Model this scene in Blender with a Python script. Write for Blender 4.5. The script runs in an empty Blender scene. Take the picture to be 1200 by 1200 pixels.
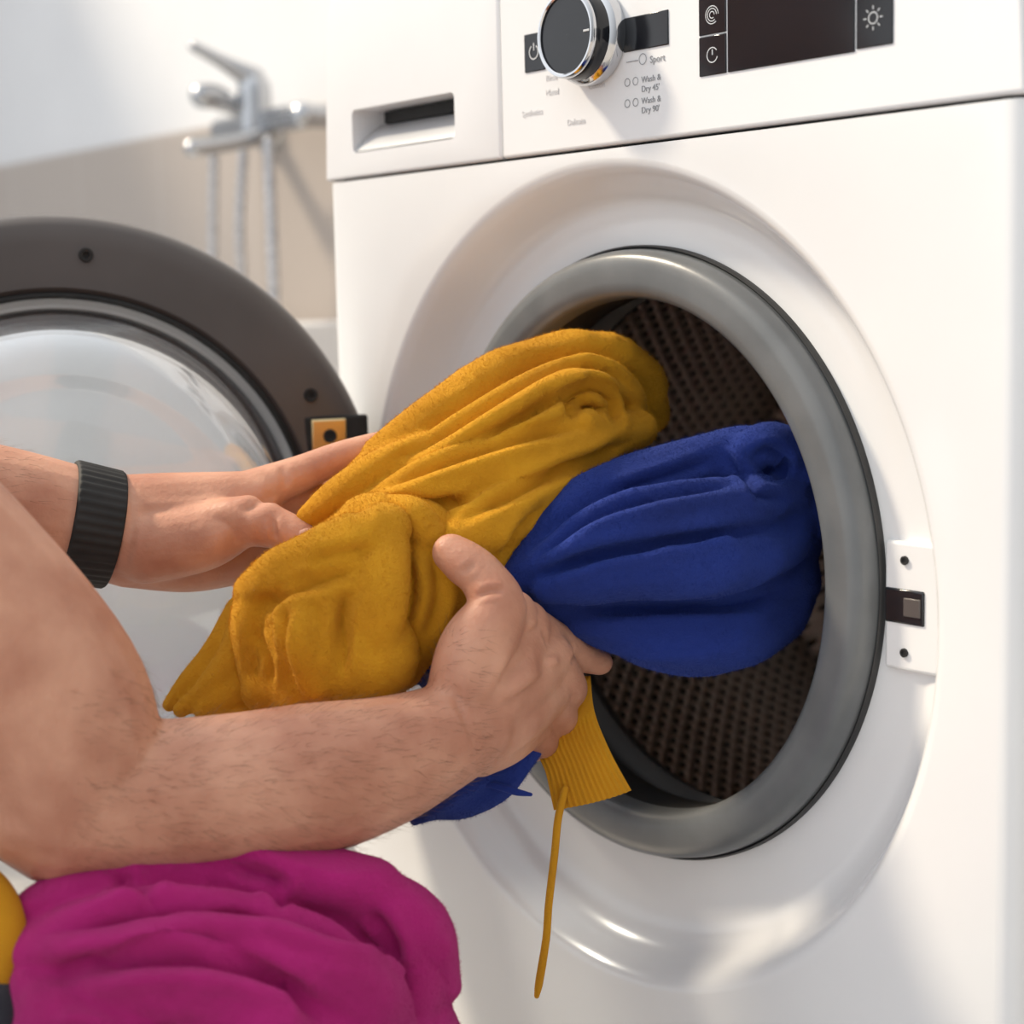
import bpy, bmesh, math, random
import numpy as np
from mathutils import Vector, noise
from mathutils.bvhtree import BVHTree
Z0=0.47   # height of the drum axis above the floor
def W(s): return [[int(v)/1e4 for v in p.split()] for p in s.split(',')]      # world points, 0.1 mm
def T(s,r): return [p+[q/1e4] for p,q in zip(W(s),r)]                          # points + radius
def SS(s): return [W(q) for q in s.split(';')]
# ---------------- materials
def mat(name,col,rough=.5,metal=0,**k):
    m=bpy.data.materials.new(name); m.use_nodes=True
    b=m.node_tree.nodes['Principled BSDF']
    b.inputs['Base Color'].default_value=(*col,1); b.inputs['Roughness'].default_value=rough; b.inputs['Metallic'].default_value=metal
    for a,v in k.items(): b.inputs[a.replace('_',' ')].default_value=v
    return m
def nz(m,scale,c1,c2,bump=0,bscale=None,bdist=.001,detail=4):
    nt=m.node_tree;N=nt.nodes;L=nt.links;b=N['Principled BSDF']
    tc=N.new('ShaderNodeTexCoord'); t=N.new('ShaderNodeTexNoise'); t.inputs['Scale'].default_value=scale; t.inputs['Detail'].default_value=detail
    L.new(tc.outputs['Object'],t.inputs['Vector'])
    r=N.new('ShaderNodeValToRGB'); r.color_ramp.elements[0].color=(*c1,1); r.color_ramp.elements[1].color=(*c2,1)
    r.color_ramp.elements[0].position=.35; r.color_ramp.elements[1].position=.65
    L.new(t.outputs['Fac'],r.inputs['Fac']); L.new(r.outputs['Color'],b.inputs['Base Color'])
    if bump:
        t2=N.new('ShaderNodeTexNoise'); t2.inputs['Scale'].default_value=bscale or scale*4; t2.inputs['Detail'].default_value=5
        L.new(tc.outputs['Object'],t2.inputs['Vector'])
        bp=N.new('ShaderNodeBump'); bp.inputs['Strength'].default_value=bump; bp.inputs['Distance'].default_value=bdist
        L.new(t2.outputs['Fac'],bp.inputs['Height']); L.new(bp.outputs['Normal'],b.inputs['Normal'])
    return m
M={}
M['white']=mat('white_enamel',(.86,.86,.86),.22,0,Coat_Weight=.4,Coat_Roughness=.08)
nz(M['white'],6,(.80,.805,.815),(.83,.835,.84))
M['whiteplastic']=mat('white_plastic',(.84,.84,.85),.35); nz(M['whiteplastic'],8,(.79,.795,.81),(.82,.825,.84))
M['rubber']=mat('grey_rubber',(.2,.2,.2),.30); nz(M['rubber'],20,(.12,.128,.134),(.16,.168,.174),.15,400,.0003)
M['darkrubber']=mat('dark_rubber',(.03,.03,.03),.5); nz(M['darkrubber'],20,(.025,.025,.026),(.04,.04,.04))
M['black']=mat('black_gloss',(.01,.011,.014),.12); nz(M['black'],10,(.009,.01,.013),(.014,.015,.02))
M['blackm']=mat('black_matte',(.012,.012,.012),.7); nz(M['blackm'],60,(.01,.01,.01),(.018,.018,.018))
M['chrome']=mat('chrome',(.75,.76,.78),.12,1); nz(M['chrome'],10,(.6,.61,.63),(.7,.7,.72))
M['brass']=mat('hinge_metal',(.8,.62,.32),.3,1); nz(M['brass'],30,(.75,.58,.3),(.85,.68,.38))
M['bezel']=mat('door_bezel_plastic',(.09,.08,.078),.38); nz(M['bezel'],10,(.080,.068,.064),(.10,.086,.082))
M['grey']=mat('print_grey',(.25,.26,.28),.5); nz(M['grey'],10,(.3,.31,.33),(.36,.37,.39))
M['icon']=mat('print_white',(.8,.82,.85),.5); nz(M['icon'],10,(.55,.57,.6),(.62,.64,.66))
M['skin']=mat('skin',(.6,.32,.2),.5,0,Subsurface_Weight=.15,Subsurface_Scale=.008)
M['skin'].node_tree.nodes['Principled BSDF'].inputs['Subsurface Radius'].default_value=(1,.35,.2)
M['skin'].node_tree.nodes['Principled BSDF'].inputs['Specular IOR Level'].default_value=.4
nz(M['skin'],26,(.46,.20,.125),(.63,.325,.215),.55,380,.0008,8)
M['nail']=mat('nail',(.7,.42,.33),.25); nz(M['nail'],40,(.66,.38,.29),(.72,.44,.34))
M['hair']=mat('body_hair',(.12,.06,.03),.5); nz(M['hair'],40,(.12,.06,.03),(.2,.11,.05))
def fleece(name,c1,c2):
    m=mat(name,c1,.95,0,Sheen_Weight=.35,Sheen_Roughness=.5)
    nz(m,14,c1,c2); nt=m.node_tree;N=nt.nodes;L=nt.links;b=N['Principled BSDF']
    tc=N.new('ShaderNodeTexCoord')
    a=N.new('ShaderNodeTexNoise'); a.inputs['Scale'].default_value=560; a.inputs['Detail'].default_value=6; a.inputs['Roughness'].default_value=.75
    L.new(tc.outputs['Object'],a.inputs['Vector'])
    bp=N.new('ShaderNodeBump'); bp.inputs['Strength'].default_value=.9; bp.inputs['Distance'].default_value=.0018
    L.new(a.outputs['Fac'],bp.inputs['Height']); L.new(bp.outputs['Normal'],b.inputs['Normal']); return m
M['yellow']=fleece('mustard_fleece',(.64,.275,.004),(.80,.37,.009))
M['blue']=fleece('blue_fleece',(.006,.021,.17),(.009,.032,.25))
M['magenta']=fleece('magenta_fleece',(.45,.005,.16),(.57,.010,.22))
M['navy']=fleece('dark_fleece',(.01,.01,.02),(.02,.02,.03))
M['shirt']=fleece('tshirt_cotton',(.25,.27,.30),(.3,.32,.35))
M['denim']=fleece('denim',(.03,.05,.11),(.05,.08,.16))
for k,c in (('yellow',(.9,.5,.05,1)),('blue',(.1,.2,.8,1)),('magenta',(.9,.2,.5,1))):
    M[k].node_tree.nodes['Principled BSDF'].inputs['Sheen Tint'].default_value=c
def glassmat():
    m=bpy.data.materials.new('door_glass'); m.use_nodes=True; nt=m.node_tree; N=nt.nodes; N.clear()
    o=N.new('ShaderNodeOutputMaterial'); mx=N.new('ShaderNodeMixShader'); t=N.new('ShaderNodeBsdfTransparent'); g=N.new('ShaderNodeBsdfGlossy')
    t.inputs['Color'].default_value=(.94,.965,.99,1); g.inputs['Roughness'].default_value=.03
    lw=N.new('ShaderNodeLayerWeight'); lw.inputs['Blend'].default_value=.45
    mr=N.new('ShaderNodeMapRange'); mr.inputs['To Min'].default_value=.10; mr.inputs['To Max'].default_value=.95
    L=nt.links; L.new(lw.outputs['Facing'],mr.inputs['Value']); L.new(mr.outputs['Result'],mx.inputs['Fac']); L.new(t.outputs[0],mx.inputs[1]); L.new(g.outputs[0],mx.inputs[2]); L.new(mx.outputs[0],o.inputs['Surface'])
    return m
M['glass']=glassmat()
def drummat():
    m=mat('perforated_steel',(.35,.33,.31),.34,1); nt=m.node_tree;N=nt.nodes;L=nt.links;b=N['Principled BSDF']
    uv=N.new('ShaderNodeUVMap'); mp=N.new('ShaderNodeMapping'); mp.inputs['Rotation'].default_value=(0,0,math.pi/4)
    v=N.new('ShaderNodeTexVoronoi'); v.inputs['Randomness'].default_value=0; v.inputs['Scale'].default_value=90
    L.new(uv.outputs[0],mp.inputs[0]); L.new(mp.outputs[0],v.inputs['Vector'])
    r=N.new('ShaderNodeValToRGB'); r.color_ramp.elements[0].position=.17; r.color_ramp.elements[1].position=.24
    r.color_ramp.elements[0].color=(.004,.004,.004,1); r.color_ramp.elements[1].color=(.62,.55,.50,1)
    L.new(v.outputs['Distance'],r.inputs['Fac']); L.new(r.outputs['Color'],b.inputs['Base Color'])
    bp=N.new('ShaderNodeBump'); bp.inputs['Strength'].default_value=.8; bp.inputs['Distance'].default_value=.003
    L.new(v.outputs['Distance'],bp.inputs['Height']); L.new(bp.outputs['Normal'],b.inputs['Normal'])
    return m
M['drum']=drummat()
# --------------- helpers
def link(o,parent=None):
    bpy.context.scene.collection.objects.link(o)
    if parent: o.parent=parent
    return o
def empty(name,loc=(0,0,0)):
    e=bpy.data.objects.new(name,None); e.location=loc; e.empty_display_size=.05; return link(e)
def obj(name,verts,faces,m,parent=None,smooth=True,ang=None):
    me=bpy.data.meshes.new(name); me.from_pydata([tuple(v) for v in verts],[],faces); me.update()
    bm=bmesh.new(); bm.from_mesh(me); bmesh.ops.recalc_face_normals(bm,faces=bm.faces); bm.to_mesh(me); bm.free()
    me.materials.append(M[m] if isinstance(m,str) else m)
    if smooth:
        me.polygons.foreach_set('use_smooth',[True]*len(me.polygons))
        if ang: me.set_sharp_from_angle(angle=math.radians(ang))
    return link(bpy.data.objects.new(name,me),parent)
def box(name,lo,hi,m,parent=None,bev=.002,seg=3):
    x0,y0,z0=lo;x1,y1,z1=hi
    v=[(x0,y0,z0),(x1,y0,z0),(x1,y1,z0),(x0,y1,z0),(x0,y0,z1),(x1,y0,z1),(x1,y1,z1),(x0,y1,z1)]
    f=[(0,3,2,1),(4,5,6,7),(0,1,5,4),(1,2,6,5),(2,3,7,6),(3,0,4,7)]
    o=obj(name,v,f,m,parent,True,35)
    if bev:
        b=o.modifiers.new('bev','BEVEL'); b.width=bev; b.segments=seg; b.limit_method='ANGLE'
    return o
def revolve(name,prof,m,parent=None,cen=(0,0),n=160,ang=40,uv=False):
    V=[];F=[];k=len(prof)
    for i in range(n):
        a=2*math.pi*i/n
        for j,(r,y) in enumerate(prof): V.append((cen[0]+r*math.cos(a),y,cen[1]+r*math.sin(a)))
    for i in range(n):
        i2=(i+1)%n
        for j in range(k-1): F.append((i*k+j,i2*k+j,i2*k+j+1,i*k+j+1))
    o=obj(name,V,F,m,parent,True,ang)
    if uv:
        me=o.data; ul=me.uv_layers.new(name='UVMap')
        for p in me.polygons:
            an=[]
            for li in p.loop_indices:
                co=me.vertices[me.loops[li].vertex_index].co
                an.append([math.atan2(co.z-cen[1],co.x-cen[0]),co.y,li])
            if max(a[0] for a in an)-min(a[0] for a in an)>3:
                for a in an:
                    if a[0]<0:a[0]+=2*math.pi
            for a in an: ul.data[a[2]].uv=(a[0]*.235,a[1])
    return o
def cr(pts,n=8):
    p=np.array(pts,float)
    if len(p)<3:
        t=np.linspace(0,1,n+1)[:,None]; return p[0]*(1-t)+p[-1]*t
    q=np.vstack([2*p[0]-p[1],p,2*p[-1]-p[-2]]); out=[]
    for i in range(1,len(q)-2):
        for t in np.linspace(0,1,n,endpoint=False):
            a,b,c,d=q[i-1],q[i],q[i+1],q[i+2]
            out.append(.5*((2*b)+(-a+c)*t+(2*a-5*b+4*c-d)*t*t+(-a+3*b-3*c+d)*t**3))
    out.append(q[-2]); return np.array(out)
def tube(V,F,pts,seg=20,n=8):
    s=cr(pts,n); P=s[:,:3]; r=np.maximum(s[:,3],.0004)
    D=np.gradient(P,axis=0); D/=np.linalg.norm(D,axis=1)[:,None]+1e-12
    rings=[]
    for k in range(4):
        a=math.pi/2*(1-(k+.3)/4); rings.append((P[0]-D[0]*r[0]*math.sin(a),r[0]*math.cos(a),D[0]))
    for i in range(len(P)): rings.append((P[i],r[i],D[i]))
    for k in range(4):
        a=math.pi/2*((k+.7)/4); rings.append((P[-1]+D[-1]*r[-1]*math.sin(a),r[-1]*math.cos(a),D[-1]))
    up=np.array([0,0,1.]) if abs(D[0][2])<.9 else np.array([1.,0,0])
    base=len(V)
    for c,rr,t in rings:
        a=np.cross(t,up); a/=np.linalg.norm(a); up=np.cross(a,t)
        for j in range(seg):
            th=2*math.pi*j/seg; V.append(tuple(c+rr*(math.cos(th)*a+math.sin(th)*up)))
    m=len(rings)
    for i in range(m-1):
        for j in range(seg):
            j2=(j+1)%seg; F.append((base+i*seg+j,base+i*seg+j2,base+(i+1)*seg+j2,base+(i+1)*seg+j))
    F.append(tuple(base+j for j in range(seg))[::-1]); F.append(tuple(base+(m-1)*seg+j for j in range(seg)))
def tubeobj(name,lst,m,parent=None,seg=16,n=8):
    V=[];F=[]
    for p in lst: tube(V,F,p,seg,n)
    return obj(name,V,F,m,parent)
def fuse(name,tubes,voxel,smooth,m,parent=None):
    V=[];F=[]
    for p in tubes: tube(V,F,p)
    o=obj(name,V,F,m,parent)
    a=o.modifiers.new('r','REMESH'); a.mode='VOXEL'; a.voxel_size=voxel; a.use_smooth_shade=True
    s=o.modifiers.new('s','SMOOTH'); s.iterations=smooth; s.factor=.5
    dg=bpy.context.evaluated_depsgraph_get(); dg.update()
    me=bpy.data.meshes.new_from_object(o.evaluated_get(dg)); o.modifiers.clear(); o.data=me
    me.materials.clear(); me.materials.append(M[m])
    me.polygons.foreach_set('use_smooth',[True]*len(me.polygons))
    return o
def getv(me):
    a=np.empty(len(me.vertices)*3); me.vertices.foreach_get('co',a); return a.reshape(-1,3)
def getn(me):
    a=np.empty(len(me.vertices)*3); me.vertex_normals.foreach_get('vector',a); return a.reshape(-1,3)
def bvh(o): return BVHTree.FromPolygons([v.co for v in o.data.vertices],[p.vertices for p in o.data.polygons])
def sculpt(o,strokes,pars,relax=1):
    """carve creases (amp<0) / raise folds (amp>0) along surface strokes"""
    me=o.data; v=getv(me); nrm=getn(me); disp=np.zeros(len(v)); bv=bvh(o)
    for pts,(w,amp) in zip(strokes,pars):
        s=cr([list(p)+[0] for p in pts],10)[:,:3]
        s=np.array([list(bv.find_nearest(Vector(q))[0]) for q in s])
        lo=s.min(0)-5*w; hi=s.max(0)+5*w
        idx=np.where(np.all((v>lo)&(v<hi),axis=1))[0]
        if not len(idx): continue
        vv=v[idx]; best=np.full(len(idx),1e9); tpar=np.zeros(len(idx)); L=len(s)-1
        for i in range(L):
            a=s[i];ab=s[i+1]-a; t=np.clip(((vv-a)@ab)/(ab@ab+1e-12),0,1); d=np.linalg.norm(vv-(a+t[:,None]*ab),axis=1)
            k=d<best; best[k]=d[k]; tpar[k]=(i+t[k])/L
        taper=np.clip(np.minimum(tpar,1-tpar)*4+.05,0,1)
        if amp>0: g=np.exp(-(best/w)**2)
        else: g=np.exp(-(best/w)**1.3)-.45*np.exp(-((best-2.6*w)/(1.3*w))**2)
        disp[idx]+=amp*taper*g
    v=v+nrm*disp[:,None]
    me.vertices.foreach_set('co',v.ravel()); me.update()
    if relax:
        s=o.modifiers.new('s','SMOOTH'); s.iterations=relax; s.factor=.5
def wrinkle(o,amp,scale,axis=None,stretch=.35,ridge=0.4,seed=0):
    me=o.data; v=getv(me); n=getn(me)
    if axis is not None:
        ax=np.array(axis,float); ax/=np.linalg.norm(ax); q=v-(v@ax)[:,None]*ax*(1-stretch)
    else: q=v
    d=np.empty(len(q))
    for i,p in enumerate(q):
        a=noise.noise(Vector((p[0]*scale+seed,p[1]*scale,p[2]*scale)))
        w=Vector((p[0]*scale*1.5+a*.9,p[1]*scale*1.5+seed,p[2]*scale*1.5+a*.9))
        d[i]=a*(1-ridge)+ridge*(.45-2.2*abs(noise.noise(w)))
    me.vertices.foreach_set('co',(v+n*(amp*d)[:,None]).ravel()); me.update()
def fuzz(o,count,m,parent,L=.0017,w=.00013,seed=1):
    """short raised fleece fibres, one mesh"""
    rng=np.random.default_rng(seed)
    me=o.data; v=getv(me); n=getn(me)
    ix=rng.integers(0,len(v),count); P=v[ix]+rng.normal(0,.0007,(count,3)); Nn=n[ix]
    P=P-Nn*np.sum((P-v[ix])*Nn,1)[:,None]-Nn*.0002
    D=Nn+rng.normal(0,.6,(count,3)); D/=np.linalg.norm(D,axis=1)[:,None]
    X=np.cross(D,rng.normal(0,1,(count,3))); X/=np.linalg.norm(X,axis=1)[:,None]
    ll=(L*rng.uniform(.5,1.3,count))[:,None]
    V=np.empty((count,3,3)); V[:,0]=P-X*w; V[:,1]=P+X*w; V[:,2]=P+D*ll
    fm=bpy.data.meshes.new(o.name+'_fuzz'); fm.vertices.add(count*3); fm.vertices.foreach_set('co',V.ravel())
    fm.loops.add(count*3); fm.loops.foreach_set('vertex_index',np.arange(count*3,dtype=np.int32))
    fm.polygons.add(count); fm.polygons.foreach_set('loop_start',np.arange(0,count*3,3,dtype=np.int32))
    fm.update(calc_edges=True); fm.validate()
    fm.materials.append(M[m]); link(bpy.data.objects.new(o.name+'_fuzz',fm),parent)
# --------------- WASHING MACHINE
wm=empty('washing_machine')
XH=.288; ZT=Z0+.2487; ZB=.012; zd=-.012
n=256; V=[];F=[]
prof=[(.256,0),(.2525,.0006),(.2495,.0028),(.246,.008),(.241,.018),(.236,.026),(.230,.031),(.222,.033),(.205,.033),(.186,.033)]
czs=[zd,zd,zd,zd,zd,zd,zd*.8,zd*.5,0,0]
angs=set(2*math.pi*i/n for i in range(n))
cz0=Z0+zd
for cx_,cz_ in ((XH,ZT),(-XH,ZT),(-XH,ZB),(XH,ZB)): angs.add(math.atan2(cz_-cz0,cx_)%(2*math.pi))
angs=sorted(angs); k=len(prof)+1
for a in angs:
    c,s=math.cos(a),math.sin(a); t=1e9
    if c>1e-9:t=min(t,XH/c)
    if c<-1e-9:t=min(t,-XH/c)
    if s>1e-9:t=min(t,(ZT-cz0)/s)
    if s<-1e-9:t=min(t,(ZB-cz0)/s)
    V.append((t*c,0,cz0+t*s))
    for (r,y),z in zip(prof,czs): V.append((r*c,y,Z0+z+r*s))
m_=len(angs)
for i in range(m_):
    i2=(i+1)%m_
    for j in range(k-1): F.append((i*k+j,i2*k+j,i2*k+j+1,i*k+j+1))
obj('front_face',V,F,'white',wm,True,50)
pr=[]
for i in range(9):
    a=math.pi/2*i/8; pr.append((XH+.012*math.sin(a),.012-.012*math.cos(a)))
pr.append((.300,.56))
for sgn,nm in ((1,'side_right'),(-1,'side_left')):
    V=[(sgn*x,y,z) for x,y in pr for z in (ZB,ZT)]
    F=[(2*i,2*i+1,2*i+3,2*i+2) for i in range(len(pr)-1)]
    obj(nm,V,F,'white',wm,True,50)
box('back_panel',(-.3,.55,ZB),(.3,.56,Z0+.37),'white',wm,.001)
box('base_plinth',(-.29,.01,.0),(.29,.55,.03),'darkrubber',wm,.002)
box('panel_gap',(-.285,.006,ZT-.01),(.285,.54,ZT+.006),'blackm',wm,.0)
def W2(s): return [(int(p.split()[0])/1e4,0,int(p.split()[1])/1e4) for p in s.split(',')]
pn=W2('-911 7186,-2618 7694,-1400 7665,-1412 7390,-2637 7366,3 7844,-653 7904,-476 7722,259 7907,633 7733,878 7757,1092 7519,1987 7551,2225 7549')
xs=pn[0][0]
def panelpoly(x0,x1,z0,z1,left,right):
    pts=[(x0,z0),(x1,z0)]
    if right:
        for i in range(7):
            a=math.pi/2*i/6; pts.append((x1-.006-.024*(1-math.cos(a)),z1-.024+.024*math.sin(a)))
    else: pts.append((x1,z1))
    if left:
        for i in range(7):
            a=math.pi/2*(1-i/6); pts.append((x0+.006+.024*(1-math.cos(a)),z1-.024+.024*math.sin(a)))
    else: pts.append((x0,z1))
    return pts
def extr(name,poly,y0,y1,m,parent,bev=.003):
    k=len(poly); V=[(x,y0,z) for x,z in poly]+[(x,y1,z) for x,z in poly]
    F=[tuple(range(k)),tuple(range(2*k-1,k-1,-1))]+[(i,i+k,(i+1)%k+k,(i+1)%k) for i in range(k)]
    o=obj(name,V,F,m,parent,True,35)
    b=o.modifiers.new('bev','BEVEL'); b.width=bev; b.segments=4; b.limit_method='ANGLE'; b.angle_limit=math.radians(40)
    return o
ZP=Z0+.2503; ZTOP=Z0+.383
dr=extr('detergent_drawer',panelpoly(-.2995,xs-.0006,ZP,ZTOP,True,False),-.001,.5,'whiteplastic',wm,.0025)
cp=extr('control_panel',panelpoly(xs+.0006,.2995,ZP,ZTOP,False,True),-.001,.5,'whiteplastic',wm,.0025)
hx0=pn[1][0];hx1=pn[2][0];hz0=(pn[3][2]+pn[4][2])/2;hz1=(pn[1][2]+pn[2][2])/2
cut=box('recess_cutter',(hx0,-.02,hz0),(hx1,.028,hz1),'whiteplastic',None,.004,4)
bo=dr.modifiers.new('b','BOOLEAN'); bo.object=cut; bo.solver='EXACT'
dg=bpy.context.evaluated_depsgraph_get(); dg.update(); me=bpy.data.meshes.new_from_object(dr.evaluated_get(dg)); dr.modifiers.clear(); dr.data=me
bpy.data.objects.remove(cut)
me.set_sharp_from_angle(angle=math.radians(35))
M['greyplastic']=mat('grey_plastic',(.45,.46,.48),.3); nz(M['greyplastic'],10,(.50,.51,.53),(.58,.59,.61))
V2=[]
for t in np.linspace(0,1,8):
    y=.0005+.024*t**1.3; z=hz0+.001+(hz1-.009-hz0-.001)*t
    V2+= [(hx0+.001,y,z),(hx1-.001,y,z)]
obj('handle_scoop',V2,[(2*i,2*i+1,2*i+3,2*i+2) for i in range(7)],'greyplastic',dr)
box('handle_shadow_gap',(hx0+.010,.020,hz1-.0095),(hx1-.001,.0275,hz1-.001),'blackm',dr,.0005)
kx,kz=pn[5][0],pn[5][2]
revolve('knob_skirt',[(.0001,-.001),(.0275,-.001),(.0285,-.003),(.0285,-.008),(.0275,-.011),(.0255,-.0125)],'chrome',wm,(kx,kz),96)
revolve('knob',[(.0255,-.004),(.0258,-.014),(.0252,-.022),(.0235,-.0245),(.0225,-.0245),(.0222,-.0235),(.021,-.0235),(.0001,-.0232)],'black',wm,(kx,kz),96)
revolve('knob_rim',[(.0252,-.0215),(.0252,-.0235),(.0243,-.0252),(.0232,-.0252),(.0224,-.0245)],'chrome',wm,(kx,kz),96)
box('knob_pointer',(kx+.016,-.0242,kz-.0006),(kx+.021,-.0232,kz+.0006),'icon',wm,0)
def plate(name,x0,x1,z0,z1,m='black',y=-.0018): return box(name,(x0,y,z0),(x1,.001,z1),m,wm,.0005,2)
plate('power_button',pn[6][0],pn[7][0]+.002,pn[7][2]-.001,pn[6][2]+.004)
plate('start_button',pn[8][0],pn[9][0],pn[9][2]-.001,pn[8][2]+.001)
dx0,dx1,dz0=pn[10][0],pn[13][0],pn[11][2]-.0005
xa,xb=pn[11][0],pn[12][0]
hz=.0215
plate('button_spin',dx0,xa-.0008,dz0+hz+.0006,dz0+2*hz)
plate('button_timer',dx0,xa-.0008,dz0,dz0+hz-.0002)
plate('display',xa+.0004,xb-.0004,dz0,dz0+2*hz+.012)
plate('button_light',xb+.0008,dx1,dz0+.001,dz0+2*hz-.014)
def ring(name,x,z,r,w=.0006,y=-.0022,m='icon',a0=0,a1=6.2832,n=24):
    V=[];F=[]
    for i in range(n+1):
        a=a0+(a1-a0)*i/n
        for rr in (r-w/2,r+w/2): V.append((x+rr*math.cos(a),y,z+rr*math.sin(a)))
    F=[(2*i,2*i+1,2*i+3,2*i+2) for i in range(n)]
    return obj(name,V,F,m,wm,False)
px_,pz_=(pn[6][0]+pn[7][0]+.002)/2,(pn[7][2]+pn[6][2]+.003)/2
ring('power_icon_arc',px_,pz_,.0042,.0008,a0=math.radians(120),a1=math.radians(420)); box('power_icon_bar',(px_-.0004,-.0022,pz_+.001),(px_+.0004,-.0018,pz_+.0055),'icon',wm,0)
bx=(dx0+xa)/2
for r in (.0018,.0034,.0048): ring('spin_icon_%d'%int(r*1e4),bx,dz0+hz*1.5,r,.0005,a1=5.4)
ring('timer_icon',bx,dz0+hz*.5,.004,.0006,a0=.6,a1=6.0); box('timer_hand',(bx-.0003,-.0022,dz0+hz*.5),(bx+.0003,-.0018,dz0+hz*.5+.003),'icon',wm,0)
lx=(xb+dx1)/2; lz=dz0+.001+(2*hz-.015)/2
ring('light_icon',lx,lz,.0028,.0006)
for i in range(8):
    a=i*math.pi/4; c,s=math.cos(a),math.sin(a); w=.0003
    V=[(lx+r*c-q*s*w,-.0022,lz+r*s+q*c*w) for r,q in ((.0042,-1),(.0042,1),(.006,1),(.006,-1))]
    obj('light_ray_%d'%i,V,[(0,1,2,3)],'icon',wm,False)
def text(name,s,x,z,size,m='grey'):
    c=bpy.data.curves.new(name,'FONT'); c.body=s; c.size=size; c.extrude=.0001; c.materials.append(M[m])
    o=bpy.data.objects.new(name,c); o.rotation_euler=(math.pi/2,0,0); o.location=(x,-.0013,z); return link(o,wm)
tx=W2('477 7639,404 7536,403 7483,402 7416,401 7363,-58 7548,-457 7555,-694 7449,-260 7356,-454 7642')
for i,(s,sz) in enumerate((('Sport',.0056),('Wash &',.005),("Dry 45'",.005),('Wash &',.005),("Dry 90'",.005))):
    text('label_%d'%i,s,tx[i][0],tx[i][2],sz)
M['pale']=mat('print_pale',(.62,.62,.64),.5); nz(M['pale'],10,(.66,.66,.68),(.72,.72,.74))
for i,s in enumerate(('Cotton','Mixed','Synthetics','Delicate','Rinse')):
    text('label_pale_%d'%i,s,tx[5+i][0],tx[5+i][2],.005,'pale')
ring('sport_leader',tx[0][0]-.006,tx[0][2]+.003,.003,.0005,-.0013,'grey')
box('leader_line',(tx[0][0]-.020,-.0013,tx[0][2]+.0025),(tx[0][0]-.010,-.0009,tx[0][2]+.003),'grey',wm,0)
for i in (1,3):
    ring('cycle_icon_a%d'%i,tx[i][0]-.012,tx[i][2]+.0015,.0022,.0005,-.0013,'grey'); ring('cycle_icon_b%d'%i,tx[i][0]-.005,tx[i][2]+.0015,.0022,.0005,-.0013,'grey')
revolve('door_gasket',[(.1905,.034),(.190,.026),(.1885,.019),(.185,.0155),(.179,.0145),(.170,.0145),(.165,.0155),(.162,.018),(.1605,.023),(.1602,.032)],'rubber',wm,(0,Z0),200,ang=60)
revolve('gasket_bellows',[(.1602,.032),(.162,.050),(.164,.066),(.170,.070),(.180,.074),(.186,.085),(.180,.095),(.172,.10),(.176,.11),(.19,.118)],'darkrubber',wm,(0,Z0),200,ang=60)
revolve('gasket_clamp_ring',[(.1925,.0335),(.1925,.030),(.1915,.0285),(.190,.030),(.190,.0335)],'darkrubber',wm,(0,Z0),200)
revolve('drum',[(.188,.118),(.19,.122),(.205,.124),(.228,.130),(.235,.138),(.235,.20),(.235,.28),(.235,.36),(.232,.40),(.22,.41)],'drum',wm,(0,Z0),160,uv=True)
revolve('drum_lip',[(.186,.116),(.187,.112),(.190,.111),(.193,.114),(.193,.12)],'chrome',wm,(0,Z0),160)
revolve('drum_back',[(.232,.40),(.2,.41),(.12,.405),(.06,.39),(.0001,.388)],'drum',wm,(0,Z0),96,uv=True)
for i,a in enumerate((math.radians(60),math.radians(180),math.radians(300))):
    pts=[(.222*math.cos(a),y,Z0+.222*math.sin(a),.02) for y in (.15,.22,.30,.37)]
    tubeobj('drum_paddle_%d'%i,[pts],'darkrubber',wm)
lx0,lx1=.1946,.2320; LZ=Z0-.0065
box('latch_plate',(lx0,.0285,LZ-.035),(lx1+.002,.036,LZ+.035),'white',wm,.002)
sx0,sx1=.1954,.2215
box('latch_slot',(sx0,.0275,LZ-.0095),(sx1,.030,LZ+.0095),'black',wm,.0015)
box('latch_slot_inner',((sx0+sx1)/2,.0268,LZ-.005),(sx1-.002,.028,LZ+.005),'bezel',wm,.0005)
for q,dz in enumerate((.025,-.025)):
    revolve('latch_screw_%d'%q,[(.0001,.0280),(.0012,.0280),(.0015,.0272),(.0024,.0272),(.0024,.029)],'blackm',wm,((sx0+sx1)/2,LZ+dz),24)
# --------------- DOOR
door=empty('door_assembly',(-.222,-.008,Z0)); door.parent=wm
door.rotation_euler=(0,0,-math.radians(113))
RD=.225
def dpart(name,prof,m,n=160,ang=40,cen=(RD,0)): return revolve(name,prof,m,door,cen,n,ang=ang)
dpart('door_bezel',[(.1725,-.002),(.176,.0015),(.182,.001),(.205,-.001),(.217,-.004),(.2225,-.009),(.225,-.017),(.2245,-.028),(.222,-.033)],'bezel')
dpart('door_outer_ring',[(.222,-.031),(.220,-.040),(.212,-.047),(.195,-.051),(.168,-.052),(.160,-.048),(.158,-.040)],'whiteplastic')
dpart('bowl_seal',[(.1685,-.004),(.1690,.003),(.1705,.0040),(.1725,.0015),(.1725,-.004)],'blackm')
dpart('door_window',[(.16,-.044),(.13,-.050),(.08,-.054),(.0001,-.056)],'glass')
dpart('glass_bowl',[(.1688,.000),(.167,.003),(.164,.006),(.160,.013),(.157,.024),(.152,.034),(.151,.038),(.146,.050),(.138,.058),(.130,.061),(.124,.0630),(.119,.0635),(.115,.0605),(.105,.0615),(.08,.064),(.04,.067),(.0001,.068)],'glass',ang=180)
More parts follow.
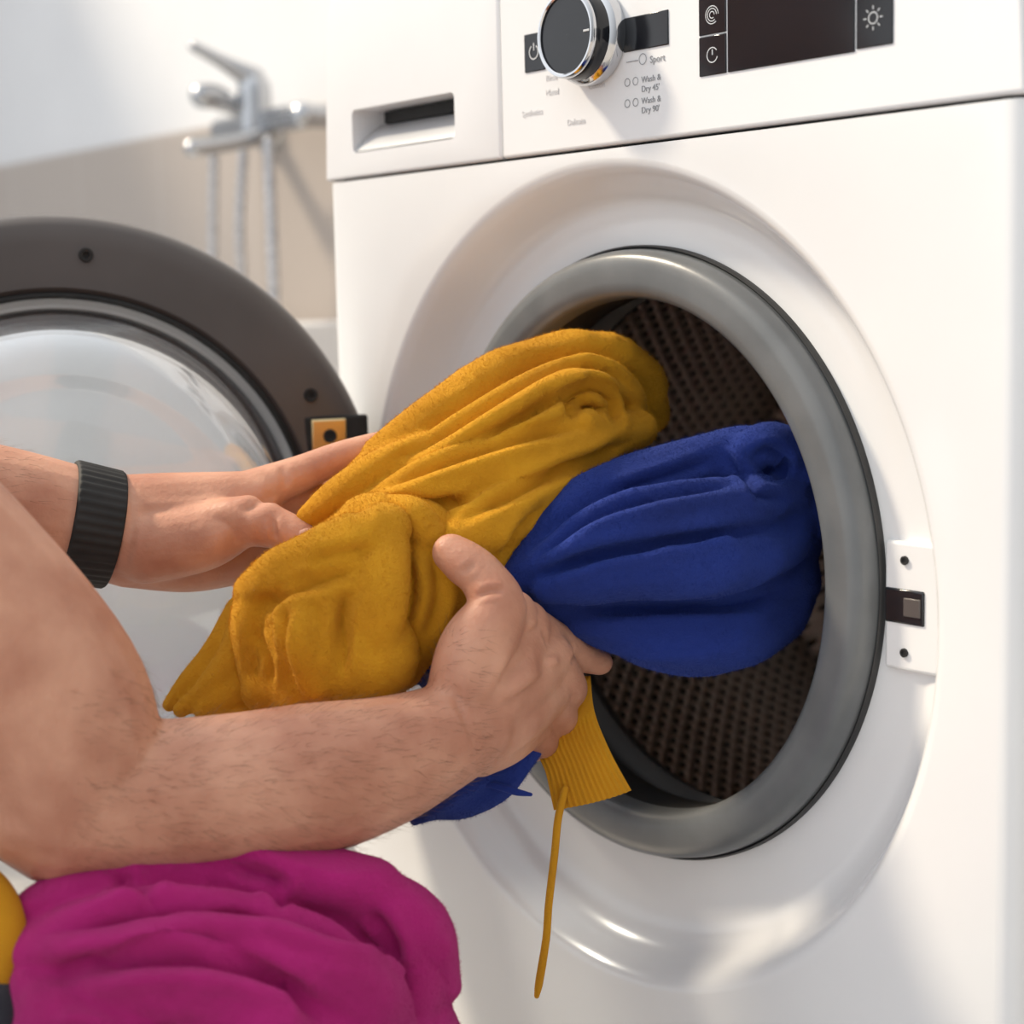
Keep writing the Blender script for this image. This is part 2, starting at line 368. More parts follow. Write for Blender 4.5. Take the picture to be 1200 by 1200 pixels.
dpart('bowl_inner',[(.162,.000),(.155,.012),(.148,.030),(.141,.046),(.132,.052),(.118,.055),(.08,.051),(.0001,.049)],'glass',ang=180)
dpart('inner_collar',[(.170,-.004),(.166,-.02),(.160,-.044)],'whiteplastic')
for i,(X,z) in enumerate(((.200,.197),(.052,.098),(.052,-.098),(.2,-.197))):
    revolve('door_screw_%d'%i,[(.0001,.0005),(.0018,.0005),(.0022,.0025),(.0042,.0028),(.0048,.001),(.0048,-.003)],'blackm',door,(X,z),32)
for s in (1,-1):
    box('hinge_recess_%d'%(s+1),(.012,-.006,s*.069-.014),(.058,.0012,s*.069+.014),'blackm',door,.002)
    box('hinge_plate_%d'%(s+1),(.028,.0005,s*.069-.012),(.053,.0032,s*.069+.012),'brass',door,.003)
    revolve('hinge_screw_%d'%(s+1),[(.0001,.0035),(.002,.0035),(.003,.0048),(.0045,.0048),(.005,.003)],'blackm',door,(.040,s*.069),24)
box('hinge_arm',(-.012,-.03,-.05),(.03,-.012,.05),'bezel',door,.004)
# --------------- YELLOW SWEATSHIRT
ys=empty('yellow_sweatshirt')
yel=fuse('sweatshirt_body',[
T('-492 537 5617,-454 259 5601,-373 -130 5572,-365 -513 5459,-387 -923 5317,-417 -1308 5190,-581 -1532 5097,-676 -1662 5041',(240,300,340,370,360,310,180,120)),
T('-221 451 5505,-106 -87 5317,-21 -667 5112,36 -1035 4927,26 -1248 4727',(150,240,300,320,280)),
T('-454 -1340 5431,-277 -993 5657,-250 -546 5873,-209 -121 5971,-167 249 5942,-188 514 5780,-216 626 5544',(100,160,150,140,140,145,120)),
T('-285 -1395 5306,-47 -1108 5495,73 -727 5689,70 -416 5813,77 -112 5835,32 164 5722,-33 292 5549',(80,115,125,115,115,120,100)),
T('49 -998 5444,178 -734 5555,192 -537 5653,139 -344 5741,145 -175 5737,112 -44 5632,78 -92 5520',(80,95,90,80,80,90,90)),
T('-271 -1588 5132,-36 -1306 5237,146 -889 5377,216 -364 5473,145 183 5506',(90,160,190,170,120)),
T('-570 -1761 5090,-405 -1642 5220,-311 -1465 5359,-178 -1195 5475',(80,110,100,90)),
T('212 -1379 4932,252 -1075 5074,235 -648 5220,169 -191 5341',(140,180,150,110))],.0018,3,'yellow',ys)
wrinkle(yel,.003,26,axis=(.3,.5,.35),seed=1)
sculpt(yel,SS('-207 -1475 5391,-4 -1167 5584,111 -787 5792,125 -461 5906,174 -115 5898,161 137 5743;127 -1148 5483,194 -795 5628,223 -548 5739,202 -291 5795,216 -89 5689,339 -202 5574;283 -536 5646,251 -428 5713,203 -300 5718;-153 -1576 5243,101 -1281 5409,265 -918 5527,356 -418 5568;312 -1330 5113,380 -1018 5228,369 -499 5371,315 -12 5459;-174 -1625 5129,-11 -1503 5170,128 -1309 5173,279 -1182 5221;411 -797 5158,419 -994 5032,355 -1070 4889'),
 [(.0028,-.008),(.0028,-.008),(.0045,-.012),(.0028,-.007),(.0028,-.007),(.003,-.006),(.003,-.004)],1)
fuzz(yel,80000,'yellow',ys)
sl=fuse('sleeve_bunch',[
T('-74 -1639 5014,-60 -1828 4787,-113 -1944 4532,-180 -1995 4289',(240,340,370,330)),
T('-289 -2048 4715,-358 -2146 4656,-393 -2213 4531,-397 -2182 4308',(240,210,180,180)),
T('-392 -2253 4733,-161 -2147 4870,61 -1954 5012,131 -1692 5085',(110,140,150,130)),
T('168 -1749 4968,281 -1847 4735,242 -1887 4455',(140,150,150)),
T('-29 -2169 4738,58 -2216 4523,83 -2151 4283',(120,140,120)),
T('116 -1849 4384,-162 -2065 4230,-321 -2189 4200',(300,260,180))],.0018,6,'yellow',ys)
wrinkle(sl,.0038,22,axis=(0,.1,1),seed=5)
sculpt(sl,SS('-259 -2334 4655,-34 -2282 4779,140 -2120 4854,266 -1929 4919;26 -2294 4737,54 -2356 4542,10 -2267 4266;228 -2044 4799,237 -2076 4574,257 -2110 4328;58 -2172 4934,183 -2035 4977,253 -1862 5012;-248 -2324 4542,-146 -2328 4392,-159 -2337 4250'),
 [(.003,-.005),(.003,-.006),(.003,-.006),(.0028,-.0035),(.0025,-.0035)],1)
fuzz(sl,45000,'yellow',ys,seed=2)
s2=fuse('sleeve_fold',[
T('-223 -1535 5097,-23 -1451 5077,86 -1404 4947,135 -1436 4714,104 -1522 4479,34 -1567 4281',(120,170,200,220,200,140)),
T('99 -1325 4939,173 -1310 4703,135 -1395 4515',(120,110,120)),
T('-367 -1672 5069,-85 -1627 5146,156 -1535 5148,222 -1477 5025',(70,90,90,90))],.0018,5,'yellow',ys)
wrinkle(s2,.0025,24,axis=(0,.1,1),seed=9)
sculpt(s2,SS('130 -1598 4972,241 -1627 4750,223 -1682 4470;288 -1505 4930,342 -1518 4701,296 -1590 4467'),[(.003,-.005),(.003,-.005)],1)
fuzz(s2,18000,'yellow',ys,seed=3)
fl=fuse('hem_flap',[
T('-571 -2133 4594,-571 -2227 4362,-714 -2403 4135,-809 -2508 4037',(140,140,80,50)),
T('-437 -2056 4381,-542 -2224 4194,-680 -2426 4046',(180,140,70)),
T('-677 -2155 4583,-775 -2278 4339,-880 -2410 4169,-943 -2513 4045',(100,90,70,40)),
T('-270 -1886 4184,-440 -2125 4047,-646 -2393 3997',(200,140,60))],.0018,4,'yellow',ys)
wrinkle(fl,.0015,30,axis=(-.3,-.3,-1),seed=3); fuzz(fl,12000,'yellow',ys,seed=4)
def gridsurf(name,rows,m,parent,ribs=0,nu=96,nv=24,bulge=.008,rib0=.3):
    A=cr([list(r[0])+[0] for r in rows],nv//(len(rows)-1))[:,:3]; B=cr([list(r[1])+[0] for r in rows],nv//(len(rows)-1))[:,:3]
    V=[];F=[];K=len(A)
    nrm=np.array((.775,-.62,.12))
    for side in (1,-1):
        for i in range(K):
            for j in range(nu+1):
                t=j/nu; p=A[i]*(1-t)+B[i]*t
                b=bulge*math.sin(math.pi*t)**.5
                rb=0
                if i/K>rib0: rb=.0007*math.cos(2*math.pi*ribs*t)
                wv=.002*math.sin(t*5+i*.2)+(.0015 if i/K<=rib0 else 0)
                V.append(tuple(p+nrm*(side*(b*.5+rb)+wv)))
    Wd=nu+1
    for s in range(2):
        o=s*K*Wd
        for i in range(K-1):
            for j in range(nu): F.append((o+i*Wd+j,o+i*Wd+j+1,o+(i+1)*Wd+j+1,o+(i+1)*Wd+j))
    for i in range(K-1):
        for j in (0,nu): F.append((i*Wd+j,(i+1)*Wd+j,K*Wd+(i+1)*Wd+j,K*Wd+i*Wd+j))
    for j in range(nu):
        o=(K-1)*Wd; F.append((o+j,o+j+1,K*Wd+o+j+1,K*Wd+o+j)); F.append((j,j+1,K*Wd+j+1,K*Wd+j))
    return obj(name,V,F,m,parent,True,70)
cf=W('276 -659 4079,410 -485 4113,361 -855 3772,554 -582 3936,482 -896 3613,704 -596 3730,563 -912 3424,830 -558 3529')
gridsurf('sweatshirt_cuff',[(cf[0],cf[1]),(cf[2],cf[3]),(cf[4],cf[5]),(cf[6],cf[7])],'yellow',ys,ribs=14,bulge=.012,rib0=.35)
tubeobj('drawstring',[T('608 -864 3548,627 -935 3393,646 -981 3209,663 -1046 2930,684 -1087 2748,694 -1151 2519,699 -1176 2443',(22,22,22,22,22,23,15))],'yellow',ys,10,8)
# --------------- BLUE SWEATSHIRT
bs=empty('blue_sweatshirt')
blu=fuse('sweatshirt_body_blue',[
T('357 -939 4767,335 -677 4844,417 -320 4914,538 83 4960,719 403 5022,889 554 5123',(140,260,380,440,440,300)),
T('369 -840 4619,439 -512 4611,552 -146 4528,702 199 4503,832 464 4614,907 607 4864',(140,270,360,400,380,260)),
T('368 -957 4853,392 -785 4999,499 -488 5176,676 -115 5290,834 215 5389,950 452 5449',(80,120,160,170,150,100)),
T('446 -948 4817,716 -652 5015,926 -292 5094,1080 98 5119,1121 446 5150',(80,140,170,160,140)),
T('525 -905 4695,832 -601 4780,1083 -183 4817,1168 321 4868,1104 574 5087',(90,160,180,150,100)),
T('534 -664 4469,794 -310 4366,1006 28 4328,1066 394 4407,1068 600 4625',(100,170,180,150,100)),
T('954 197 5358,1018 343 5449,1097 496 5393,1137 575 5215,1137 596 4987',(120,120,120,130,110)),
T('295 -655 4385,330 -856 3968,390 -1163 3660,314 -1441 3551,252 -1652 3449',(180,200,140,140,40)),
T('471 -1135 3696,422 -1400 3649,322 -1595 3536',(70,90,70)),
T('146 -1203 4193,56 -1404 4319,25 -1586 4243',(180,200,100)),
T('157 -1294 4479,114 -1473 4415,55 -1615 4316',(100,90,60))],.0018,5,'blue',bs)
wrinkle(blu,.0048,21,axis=(.45,.45,.1),seed=7,ridge=.5)
sculpt(blu,SS('506 -996 4858,726 -754 5112,976 -405 5223,1133 43 5264;516 -958 4772,818 -713 4906,1083 -381 4963,1232 144 4981;555 -807 4564,821 -399 4559,1066 38 4554,1198 359 4619;1083 195 5385,1115 274 5420,1145 369 5375,1113 418 5291,1172 254 5268;949 97 5424,1027 127 5294,1220 89 5198,1258 330 5146;620 -560 5190,800 -240 5290,930 40 5380;640 -500 4400,850 -200 4300,1040 100 4290;900 -560 4930,1040 -300 4860,1130 -50 4760'),
 [(.0028,-.008),(.003,-.008),(.003,-.007),(.0022,-.0045),(.0025,-.005),(.0025,-.0045),(.003,-.005),(.0028,-.0035)],1)
fuzz(blu,90000,'blue',bs,seed=5)
tubeobj('drawstring_blue',[T('420 -1369 3657,527 -1273 3627,604 -1214 3602,663 -1159 3589',(20,20,20,10))],'blue',bs,10)
# --------------- PERSON
person=empty('person')
R3=(-.1234,-.5330,.6346)
ra=fuse('arm_right',[
T('-1234 -5330 6346,-803 -4723 5867,-404 -4117 5180,-75 -3609 4437,-50 -3515 3936',(580,560,525,480,450)),
T('-62 -3533 3916,117 -3161 3848,296 -2774 3862,453 -2412 3882,544 -2048 3922,585 -1743 3985,598 -1522 4042',(450,410,392,392,345,292,262)),
T('582 -1539 4056,601 -1342 4286,558 -1109 4508',(240,240,160)),
T('584 -1512 4018,597 -1234 4198,579 -959 4321',(240,210,155)),
T('586 -1487 3967,599 -1228 4053,557 -946 4111',(220,200,140)),
T('587 -1460 3934,557 -1258 3921,518 -1031 3932',(200,170,120)),
T('593 -1574 4134,636 -1511 4435,671 -1375 4653,580 -1392 4817,489 -1442 4897,415 -1477 4949',(200,200,165,130,125,108)),
T('606 -1368 4527,594 -1208 4598',(180,140)),
T('549 -1102 4521,497 -838 4389,474 -617 4264,460 -454 4198',(135,112,95,78)),
T('579 -960 4311,521 -751 4103,303 -638 4018,106 -636 4047',(138,112,95,80)),
T('552 -955 4101,467 -773 3928,248 -694 3834,73 -712 3873',(130,106,92,80)),
T('513 -1039 3923,432 -875 3789,240 -808 3710,77 -817 3721',(115,93,82,70))],.0016,5,'skin',person)
sculpt(ra,SS('841 -1410 4519,827 -1518 4349,817 -1630 4183;771 -1144 4320,845 -1361 4258,831 -1527 4168;668 -1520 4732,748 -1472 4772,792 -1409 4769;576 -1537 4861,627 -1483 4916;732 -1107 4508,702 -1047 4419;735 -1191 4604,739 -1185 4529;738 -1061 4369,764 -1053 4306;795 -1227 4431,829 -1375 4351,823 -1488 4275;792 -1163 4265,845 -1386 4216,840 -1535 4148;597 -772 4360,723 -908 4296;718 -1719 4318,832 -1726 4156,878 -1684 3952;668 -1512 4752,748 -1464 4792,792 -1401 4789;597 -752 4350,723 -885 4282'),
 [(.0045,.0022),(.0035,.0018),(.0014,-.0016),(.0014,-.0013),(.0014,-.0015),(.005,.0026),(.0045,.0026),(.0035,-.0022),(.0035,-.002),(.0014,-.0014),(.0017,-.0012),(.0013,-.0012),(.0013,-.0012)],1)
la=fuse('arm_left',[[(-.46,-.56,.75,.058),(-.36,-.52,.66,.052),(-.215,-.44,.552,.044)],
T('-1982 -4268 5427,-1764 -3701 5276,-1592 -3185 5169,-1484 -2824 5085,-1386 -2553 5016',(440,420,380,340,315)),
T('-1390 -2548 5076,-1234 -2185 5105,-1075 -1811 5175',(270,240,160)),
T('-1412 -2542 4998,-1268 -2173 4973,-1167 -1795 5022',(270,240,180)),
T('-1345 -2525 4901,-1256 -2187 4822,-1198 -1874 4819',(220,200,180)),
T('-1093 -1829 5196,-1012 -1548 5291,-902 -1311 5389,-803 -1094 5456',(145,115,95,78)),
T('-1157 -1767 5098,-1095 -1443 5125,-1020 -1180 5161,-931 -985 5177',(140,110,95,80)),
T('-1208 -1772 4990,-1156 -1475 4939,-1075 -1216 4920,-984 -1023 4909',(135,110,95,80)),
T('-1230 -1824 4863,-1204 -1576 4733,-1113 -1388 4695,-1056 -1238 4684',(120,95,85,70)),
T('-1194 -2490 4938,-996 -2235 4980,-831 -2044 5065,-695 -1928 5036,-572 -1834 4978,-503 -1786 4945',(220,200,155,125,110,85))],.0016,5,'skin',person)
sculpt(la,SS('-613 -1984 5112,-584 -1985 4982;-865 -2271 5143,-735 -2183 5048,-797 -2128 4888;-1129 -2563 5198,-1029 -2290 5181,-958 -1993 5210;-983 -1682 5360,-926 -1693 5227;-1221 -2565 5290,-1072 -2625 5062,-1103 -2649 4816;-726 -2129 5141,-706 -2027 5182,-938 -1717 5187;-600 -1970 5100,-570 -1972 4970'),
 [(.0015,-.0014),(.004,-.002),(.004,.0018),(.0018,-.0012),(.0018,-.001),(.003,-.002),(.0014,-.001)],1)
def nail(name,o,a,b,w):
    bv=bvh(o); h1=bv.find_nearest(Vector(a)); h2=bv.find_nearest(Vector(b)); a,b=h1[0],h2[0]; nn=(h1[1]+h2[1]).normalized()
    L=(b-a); l=L.length/2; L.normalize(); nn=(nn-L*nn.dot(L)).normalized(); X=L.cross(nn); c=(a+b)/2
    V=[];F=[];nu,nv=12,8
    for i in range(nu+1):
        for j in range(nv+1):
            u=i/nu*2-1; v=j/nv*2-1
            ww=w*v*math.sqrt(max(0,1-abs(u)**4*.8)); V.append(tuple(c+L*u*l+X*ww+nn*(.0006-.35*w*v*v-.1*l*u*u)))
    for i in range(nu):
        for j in range(nv): F.append((i*(nv+1)+j,i*(nv+1)+j+1,(i+1)*(nv+1)+j+1,(i+1)*(nv+1)+j))
    obj(name,V,F,'nail',person)
nail('thumb_nail_left',la,(-.0486,-.1879,.5030),(-.0432,-.1812,.4984),.0052)
def hairs(name,o,lo,hi,count,direction,seed):
    random.seed(seed); me=o.data; vs=me.vertices; V=[];F=[]; D=Vector(direction).normalized()
    idx=[i for i in range(len(vs)) if all(lo[k]<vs[i].co[k]<hi[k] for k in range(3))]
    for i in random.sample(idx,min(count,len(idx))):
        v=vs[i]; n_=v.normal; d=(D-n_*D.dot(n_)).normalized(); d=(d+Vector([random.uniform(-.4,.4) for _ in range(3)])).normalized()
        L=random.uniform(.005,.011); s=d.cross(n_).normalized(); b=len(V); r=.00007
        for t in (0,.5,1):
            p=v.co+d*L*t+n_*(L*(.55*t-.25*t*t)); rr=r*(1-.8*t)
            V+=[tuple(p+s*rr),tuple(p-s*rr),tuple(p+n_*rr*1.5)]
        for k in (0,3):
            for q in range(3): F.append((b+k+q,b+k+(q+1)%3,b+k+3+(q+1)%3,b+k+3+q))
    obj(name,V,F,'hair',person)
hairs('arm_hair_right',ra,(-.04,-.37,.33),(.11,-.155,.46),2200,(.06,.20,-.05),3)
hairs('arm_hair_left',la,(-.24,-.40,.45),(-.10,-.30,.60),500,(.05,.16,-.05),4)
a=np.array((-.1487,-.2843,.5091));b=np.array((-.1405,-.2576,.5022)); D=(b-a)/np.linalg.norm(b-a); X=np.cross(D,[0,0,1]);X/=np.linalg.norm(X);Y=np.cross(X,D)
V=[];F=[];ns=160
profw=[(0,-.0025),(.02,-.0003),(.06,0)]+[(t,0) for t in np.linspace(.1,.9,6)]+[(.94,0),(.98,-.0003),(1,-.0025)]
for i,(t,dr_) in enumerate(profw):
    for j in range(ns):
        th=2*math.pi*j/ns; rr=.0362*(1-t)+.0345*t+dr_+(.0005*math.cos(j*2*math.pi/4) if 1<i<len(profw)-2 else 0)
        V.append(tuple(a+D*t*np.linalg.norm(b-a)+rr*(math.cos(th)*X+math.sin(th)*Y)))
for i in range(len(profw)-1):
    for j in range(ns): F.append((i*ns+j,i*ns+(j+1)%ns,(i+1)*ns+(j+1)%ns,(i+1)*ns+j))
obj('watch_strap',V,F,'blackm',person)
fuse('tshirt',[[(R3[0],R3[1],R3[2],.066),(-.19,-.53,.72,.072),(-.28,-.545,.745,.075),(-.37,-.55,.755,.072),(-.46,-.56,.75,.066)],
 [(-.20,-.58,.67,.085),(-.24,-.72,.56,.095),(-.27,-.86,.45,.10)],[(-.37,-.59,.69,.085),(-.38,-.73,.56,.095),(-.37,-.87,.45,.10)],
 [(-.29,-.60,.67,.09),(-.31,-.74,.56,.10),(-.32,-.88,.43,.11)],
 [(R3[0],R3[1],R3[2],.064),(R3[0]+.02,R3[1]+.03,R3[2]-.024,.063)],[(-.46,-.56,.75,.066),(-.42,-.545,.71,.062)]],.006,6,'shirt',person)
fuse('trousers',[[(-.26,-.90,.40,.105),(-.23,-.76,.24,.085),(-.22,-.64,.085,.065)],[(-.39,-.90,.40,.105),(-.44,-.76,.24,.085),(-.47,-.64,.085,.065)],
 [(-.22,-.64,.075,.062),(-.23,-.84,.07,.055),(-.25,-1.02,.06,.042)],[(-.47,-.64,.075,.062),(-.46,-.84,.07,.055),(-.44,-1.02,.06,.042)],[(-.27,-.92,.38,.11),(-.38,-.92,.38,.11)]],.006,6,'denim',person)
fuse('shoes',[[(-.25,-1.02,.055,.04),(-.25,-1.12,.045,.04),(-.26,-1.19,.035,.03)],[(-.44,-1.02,.055,.04),(-.44,-1.12,.045,.04),(-.44,-1.19,.035,.03)]],.005,4,'navy',person)
H=Vector((-.30,-.47,.925))
fuse('head',[[(-.285,-.56,.76,.058),(-.29,-.53,.82,.055),(H.x,H.y-.02,H.z-.05,.06)],
 [(H.x,H.y-.035,H.z+.03,.078),(H.x,H.y+.01,H.z+.025,.074)],[(H.x,H.y+.03,H.z-.02,.058),(H.x,H.y+.045,H.z-.075,.036)],
 [(H.x,H.y+.082,H.z+.012,.008),(H.x,H.y+.103,H.z-.018,.011)],
 [(H.x-.03,H.y+.07,H.z+.03,.014),(H.x+.03,H.y+.07,H.z+.03,.014)],
 [(H.x-.018,H.y+.082,H.z-.05,.0065),(H.x,H.y+.088,H.z-.049,.007),(H.x+.018,H.y+.082,H.z-.05,.0065)],
 [(H.x-.018,H.y+.080,H.z-.061,.007),(H.x,H.y+.086,H.z-.062,.008),(H.x+.018,H.y+.080,H.z-.061,.007)],
 [(H.x+.076,H.y-.01,H.z+.02,.012),(H.x+.079,H.y-.015,H.z-.01,.011),(H.x+.074,H.y-.008,H.z-.03,.008)],
 [(H.x-.076,H.y-.01,H.z+.02,.012),(H.x-.079,H.y-.015,H.z-.01,.011),(H.x-.074,H.y-.008,H.z-.03,.008)]],.003,4,'skin',person)
fuse('head_hair',[[(H.x,H.y-.045,H.z+.045,.083),(H.x,H.y+.005,H.z+.055,.074)],[(H.x,H.y-.06,H.z+.0,.07),(H.x,H.y-.06,H.z-.03,.05)],[(H.x-.05,H.y+.045,H.z+.085,.022),(H.x,H.y+.058,H.z+.095,.024),(H.x+.05,H.y+.045,H.z+.085,.022)]],.004,3,'hair',person)
M['eye']=mat('eye_white',(.8,.8,.78),.2); nz(M['eye'],40,(.78,.78,.76),(.84,.84,.82))
for i,s in enumerate((-.03,.03)):
    tubeobj('eye_%d'%i,[[(H.x+s-.004,H.y+.076,H.z+.010,.0095),(H.x+s+.004,H.y+.076,H.z+.010,.0095)]],'eye',person)
    tubeobj('iris_%d'%i,[[(H.x+s,H.y+.080,H.z+.009,.0052),(H.x+s,H.y+.082,H.z+.009,.0048)]],'hair',person)
    tubeobj('eyebrow_%d'%i,[[(H.x+s-.016,H.y+.080,H.z+.034,.003),(H.x+s,H.y+.085,H.z+.038,.0035),(H.x+s+.016,H.y+.080,H.z+.034,.003)]],'hair',person)
# --------------- LAUNDRY BASKET AND CLOTHES
lb=empty('laundry_basket')
def rrect(cx,cy,hx,hy,r,z,n=8):
    o=[]
    for k,(sx,sy) in enumerate(((1,1),(-1,1),(-1,-1),(1,-1))):
        for i in range(n+1):
            t=math.pi/2*(k+i/n); o.append((cx+sx*(hx-r)+r*math.cos(t),cy+sy*(hy-r)+r*math.sin(t),z))
    return o
bc=(.03,-.36)
rs=[rrect(*bc,.17,.15,.05,.0),rrect(*bc,.18,.16,.05,.06),rrect(*bc,.195,.175,.055,.20),rrect(*bc,.207,.187,.06,.205),rrect(*bc,.207,.187,.06,.22),rrect(*bc,.195,.175,.055,.22),rrect(*bc,.178,.158,.05,.06),rrect(*bc,.168,.148,.05,.01)]
V=[p for r in rs for p in r]; k=len(rs[0]); F=[(i*k+j,i*k+(j+1)%k,(i+1)*k+(j+1)%k,(i+1)*k+j) for i in range(len(rs)-1) for j in range(k)]
F.append(tuple(range(k))); F.append(tuple((len(rs)-1)*k+j for j in range(k)))
obj('basket_tub',V,F,'whiteplastic',lb,True,50)
mp=empty('magenta_sweatshirt')
mg=fuse('folded_sweatshirt',[
T('92 -3765 3398,194 -3541 3475,333 -3195 3537,513 -2819 3478,704 -2440 3372,840 -2214 3245,927 -2064 3046,930 -2026 2809',(140,180,170,170,180,180,160,110)),
T('225 -3864 3282,439 -3663 3350,618 -3351 3389,775 -3028 3299,940 -2751 3163,1017 -2538 2933,995 -2457 2660',(130,190,180,180,200,200,200)),
T('512 -3755 3074,721 -3504 3182,840 -3259 3101,914 -3035 2869,883 -2934 2591',(160,210,220,240,300)),
T('309 -3877 3087,488 -3835 2985,649 -3661 2841',(180,240,300)),
T('-149 -3500 2996,150 -2881 3012,489 -2319 2893,692 -2165 2797',(450,550,470,350)),
T('143 -3703 2570,500 -3098 2552,733 -2495 2492,810 -2230 2530',(550,700,550,350)),
T('916 -2189 3053,952 -2186 2837,943 -2240 2623',(120,140,140))],.002,3,'magenta',mp)
wrinkle(mg,.0065,23,axis=(.5,.5,0),seed=2,ridge=.5)
sculpt(mg,SS('341 -3915 3400,599 -3688 3489,748 -3323 3526,891 -2948 3440,1027 -2605 3289,976 -2302 3011;437 -3882 3244,761 -3646 3339,945 -3351 3315,1013 -2989 3122,1138 -2838 2928;560 -3000 3600,700 -2850 3500,860 -2850 3420;880 -2380 3300,960 -2350 3150,1000 -2330 2900;330 -3500 3600,520 -3480 3560,700 -3400 3420;560 -3900 3000,640 -3750 2900,700 -3700 2800'),
 [(.0038,-.010),(.0038,-.010),(.003,-.006),(.003,-.006),(.003,-.005),(.003,-.006)],1)
fuzz(mg,60000,'magenta',mp,seed=6)
ol=empty('laundry_pile')
fuse('yellow_cloth',[T('-203 -4109 3532,0 -4014 3512,131 -3996 3364,151 -4007 3183',(180,140,130,100))],.0025,3,'yellow',ol)
fuse('dark_cloth',[T('-67 -4189 3077,168 -4033 3023,220 -4048 2789',(250,150,200))],.0025,3,'navy',ol)
# --------------- ROOM
M['wall']=mat('white_paint',(.86,.86,.86),.6); nz(M['wall'],3,(.77,.77,.78),(.81,.81,.82),.1,80,.001)
def tile(name,c1,c2,gr,sx,sy,rough=.3):
    m=mat(name,c1,rough); nt=m.node_tree;N=nt.nodes;L=nt.links;b=N['Principled BSDF']
    tc=N.new('ShaderNodeUVMap'); br=N.new('ShaderNodeTexBrick'); br.offset=0
    br.inputs['Color1'].default_value=(*c1,1);br.inputs['Color2'].default_value=(*c2,1);br.inputs['Mortar'].default_value=(*gr,1)
    br.inputs['Scale'].default_value=1;br.inputs['Brick Width'].default_value=sx;br.inputs['Row Height'].default_value=sy;br.inputs['Mortar Size'].default_value=.002
    L.new(tc.outputs[0],br.inputs['Vector']); L.new(br.outputs['Color'],b.inputs['Base Color']); return m
M['tile']=tile('beige_tile',(.46,.40,.355),(.48,.42,.375),(.55,.5,.46),.30,.455)
M['ftile']=tile('floor_tile',(.5,.47,.44),(.52,.49,.46),(.3,.28,.27),.33,.33)
def addun(o,uv):
    me=o.data; ul=me.uv_layers.new(name='UVMap')
    for p in me.polygons:
        for li in p.loop_indices:
            co=me.vertices[me.loops[li].vertex_index].co; ul.data[li].uv=(co[uv[0]],co[uv[1]])
def quad(name,pts,m,uv):
    o=obj(name,pts,[(0,1,2,3)],m,None,False); addun(o,uv); return o
YW=.65;XL=-3.2; ZTI=Z0+.4426
quad('wall_back',[(XL,YW,0),(2,YW,0),(2,YW,2.5),(XL,YW,2.5)],'wall',(0,2))
addun(box('trim_tile_back',(XL,YW-.008,0),(2,YW,ZTI),'tile',None,0),(0,2))
quad('wall_left',[(XL,YW,0),(XL,-2.5,0),(XL,-2.5,2.5),(XL,YW,2.5)],'wall',(1,2))
quad('floor',[(XL,-2.5,0),(2,-2.5,0),(2,YW,0),(XL,YW,0)],'ftile',(0,1))
bt=empty('bathtub')
tc_=(-2.0,.27)
rs=[rrect(*tc_,.80,.36,.02,.0),rrect(*tc_,.80,.36,.02,.59),rrect(*tc_,.80,.36,.02,.605),rrect(*tc_,.79,.35,.02,.61),rrect(*tc_,.74,.30,.10,.61),rrect(*tc_,.72,.28,.12,.59),rrect(*tc_,.66,.22,.12,.2)]
V=[p for r in rs for p in r]; k=len(rs[0]); F=[(i*k+j,i*k+(j+1)%k,(i+1)*k+(j+1)%k,(i+1)*k+j) for i in range(len(rs)-1) for j in range(k)]
F.append(tuple((len(rs)-1)*k+j for j in range(k)))
obj('tub_shell',V,F,'white',bt,True,50)
fa=empty('shower_mixer')
fx,fy,fz=-1.33,.56,.885
TT=[[(fx-.11,fy,fz,.018),(fx+.11,fy,fz,.018)]]
for s in (-.11,.11): TT.append([(fx+s,fy,fz,.016),(fx+s,fy+.05,fz,.016),(fx+s,.635,fz,.018)])
TT.append([(fx,fy-.01,fz-.01,.024),(fx,fy-.01,fz+.045,.024)])
TT.append([(fx,fy-.01,fz+.06,.017),(fx-.01,fy-.05,fz+.08,.010),(fx-.02,fy-.09,fz+.10,.007)])
TT.append([(fx+.02,fy,fz-.015,.014),(fx+.02,fy-.06,fz-.03,.012),(fx+.02,fy-.12,fz-.04,.012)])
TT.append([(fx-.02,fy-.02,fz+.02,.012),(fx-.02,fy-.06,fz+.035,.017),(fx-.02,fy-.08,fz+.035,.017)])
M['chrome2']=mat('mixer_chrome',(.5,.51,.53),.16,1); nz(M['chrome2'],10,(.42,.43,.45),(.52,.53,.55))
tubeobj('mixer_body',TT,'chrome2',fa,20,6)
for s in (-.11,.11): revolve('escutcheon_%d'%(s>0),[(.0001,.63),(.03,.632),(.033,.641)],'chrome2',fa,(fx+s,fz),32)
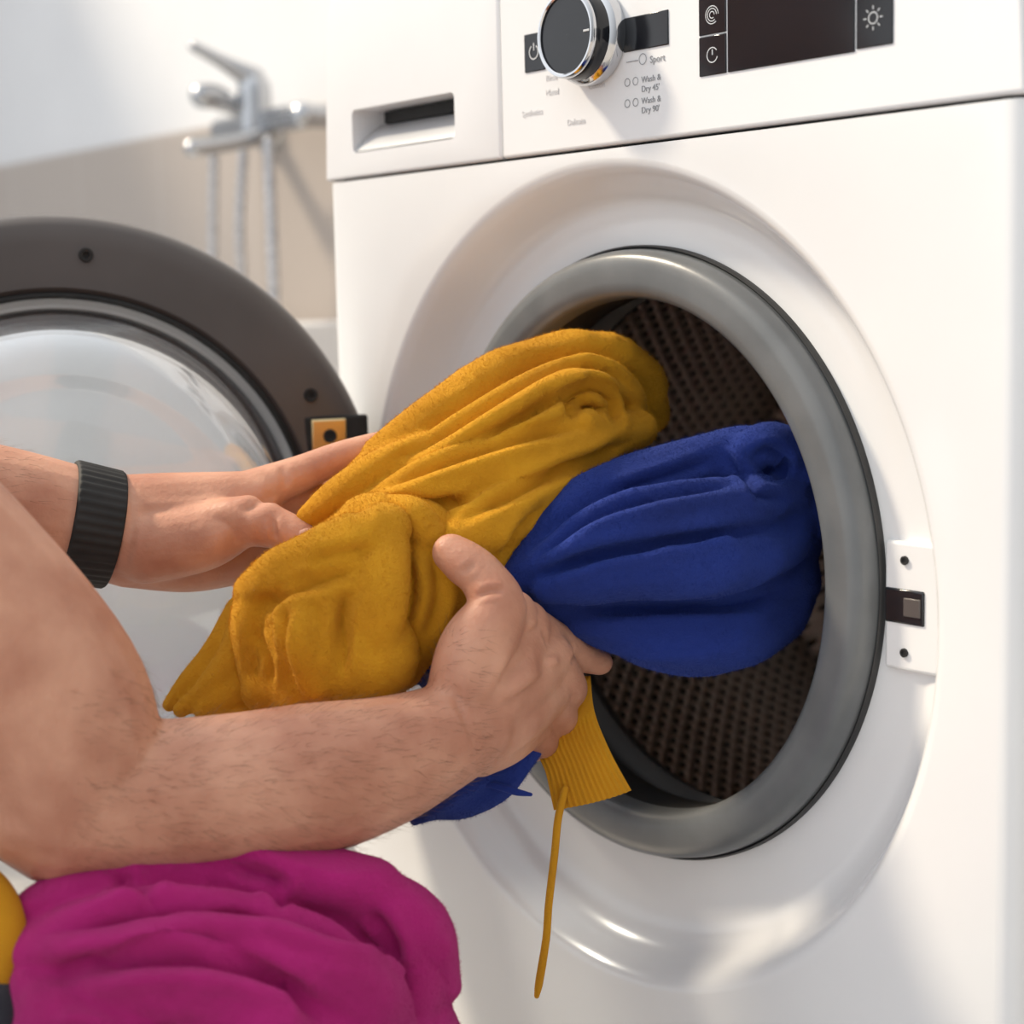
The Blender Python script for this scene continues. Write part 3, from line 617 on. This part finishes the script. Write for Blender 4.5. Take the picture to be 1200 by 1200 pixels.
M['hose']=mat('shower_hose_metal',(.7,.7,.72),.3,.8); nz(M['hose'],200,(.35,.35,.37),(.7,.7,.72))
hs=[[(fx-.05,fy,fz-.02,.007),(fx-.055,fy-.01,fz-.15,.007),(fx-.06,fy,.63,.007),(fx-.02,fy,.622,.007)],[(fx+.05,fy-.02,fz-.03,.008),(fx+.05,fy-.02,fz-.18,.008),(fx+.05,fy-.02,.622,.008)],[(fx-.10,fy-.02,fz-.02,.007),(fx-.115,fy-.02,fz-.15,.007),(fx-.12,fy-.02,.622,.007)]]
tubeobj('shower_hose',hs,'hose',fa,12,8)
# --------------- LIGHT
w=bpy.data.worlds.new('World'); bpy.context.scene.world=w; w.use_nodes=True
nt=w.node_tree;N=nt.nodes;L=nt.links
bg=N['Background']; bg.inputs[0].default_value=(.94,.97,1,1)
tc=N.new('ShaderNodeTexCoord'); vm=N.new('ShaderNodeVectorMath'); vm.operation='DOT_PRODUCT'; vm.inputs[1].default_value=Vector((-.62,-.55,.56)).normalized()
mr=N.new('ShaderNodeMapRange'); mr.inputs['From Min'].default_value=-.6; mr.inputs['From Max'].default_value=1; mr.inputs['To Min'].default_value=.38; mr.inputs['To Max'].default_value=1.5
L.new(tc.outputs['Generated'],vm.inputs[0]); L.new(vm.outputs['Value'],mr.inputs['Value']); L.new(mr.outputs['Result'],bg.inputs[1])
sd=bpy.data.lights.new('sun','SUN'); sd.energy=4.2; sd.angle=math.radians(7); sd.color=(1,.86,.66)
so=bpy.data.objects.new('sun',sd); link(so); so.rotation_euler=Vector((-.75,-.42,.85)).to_track_quat('Z','Y').to_euler()
# --------------- CAMERA
cam=bpy.data.cameras.new('camera'); cam.sensor_width=36; cam.lens=60.07; cam.clip_start=.01
co=bpy.data.objects.new('camera',cam); link(co)
co.location=(.7797,-.6952,.629); co.rotation_euler=(1.44897,.02194,.89362)
cam.dof.use_dof=True; cam.dof.focus_distance=.97; cam.dof.aperture_fstop=5.6
bpy.context.scene.camera=co
bpy.context.scene.view_settings.view_transform='Standard'
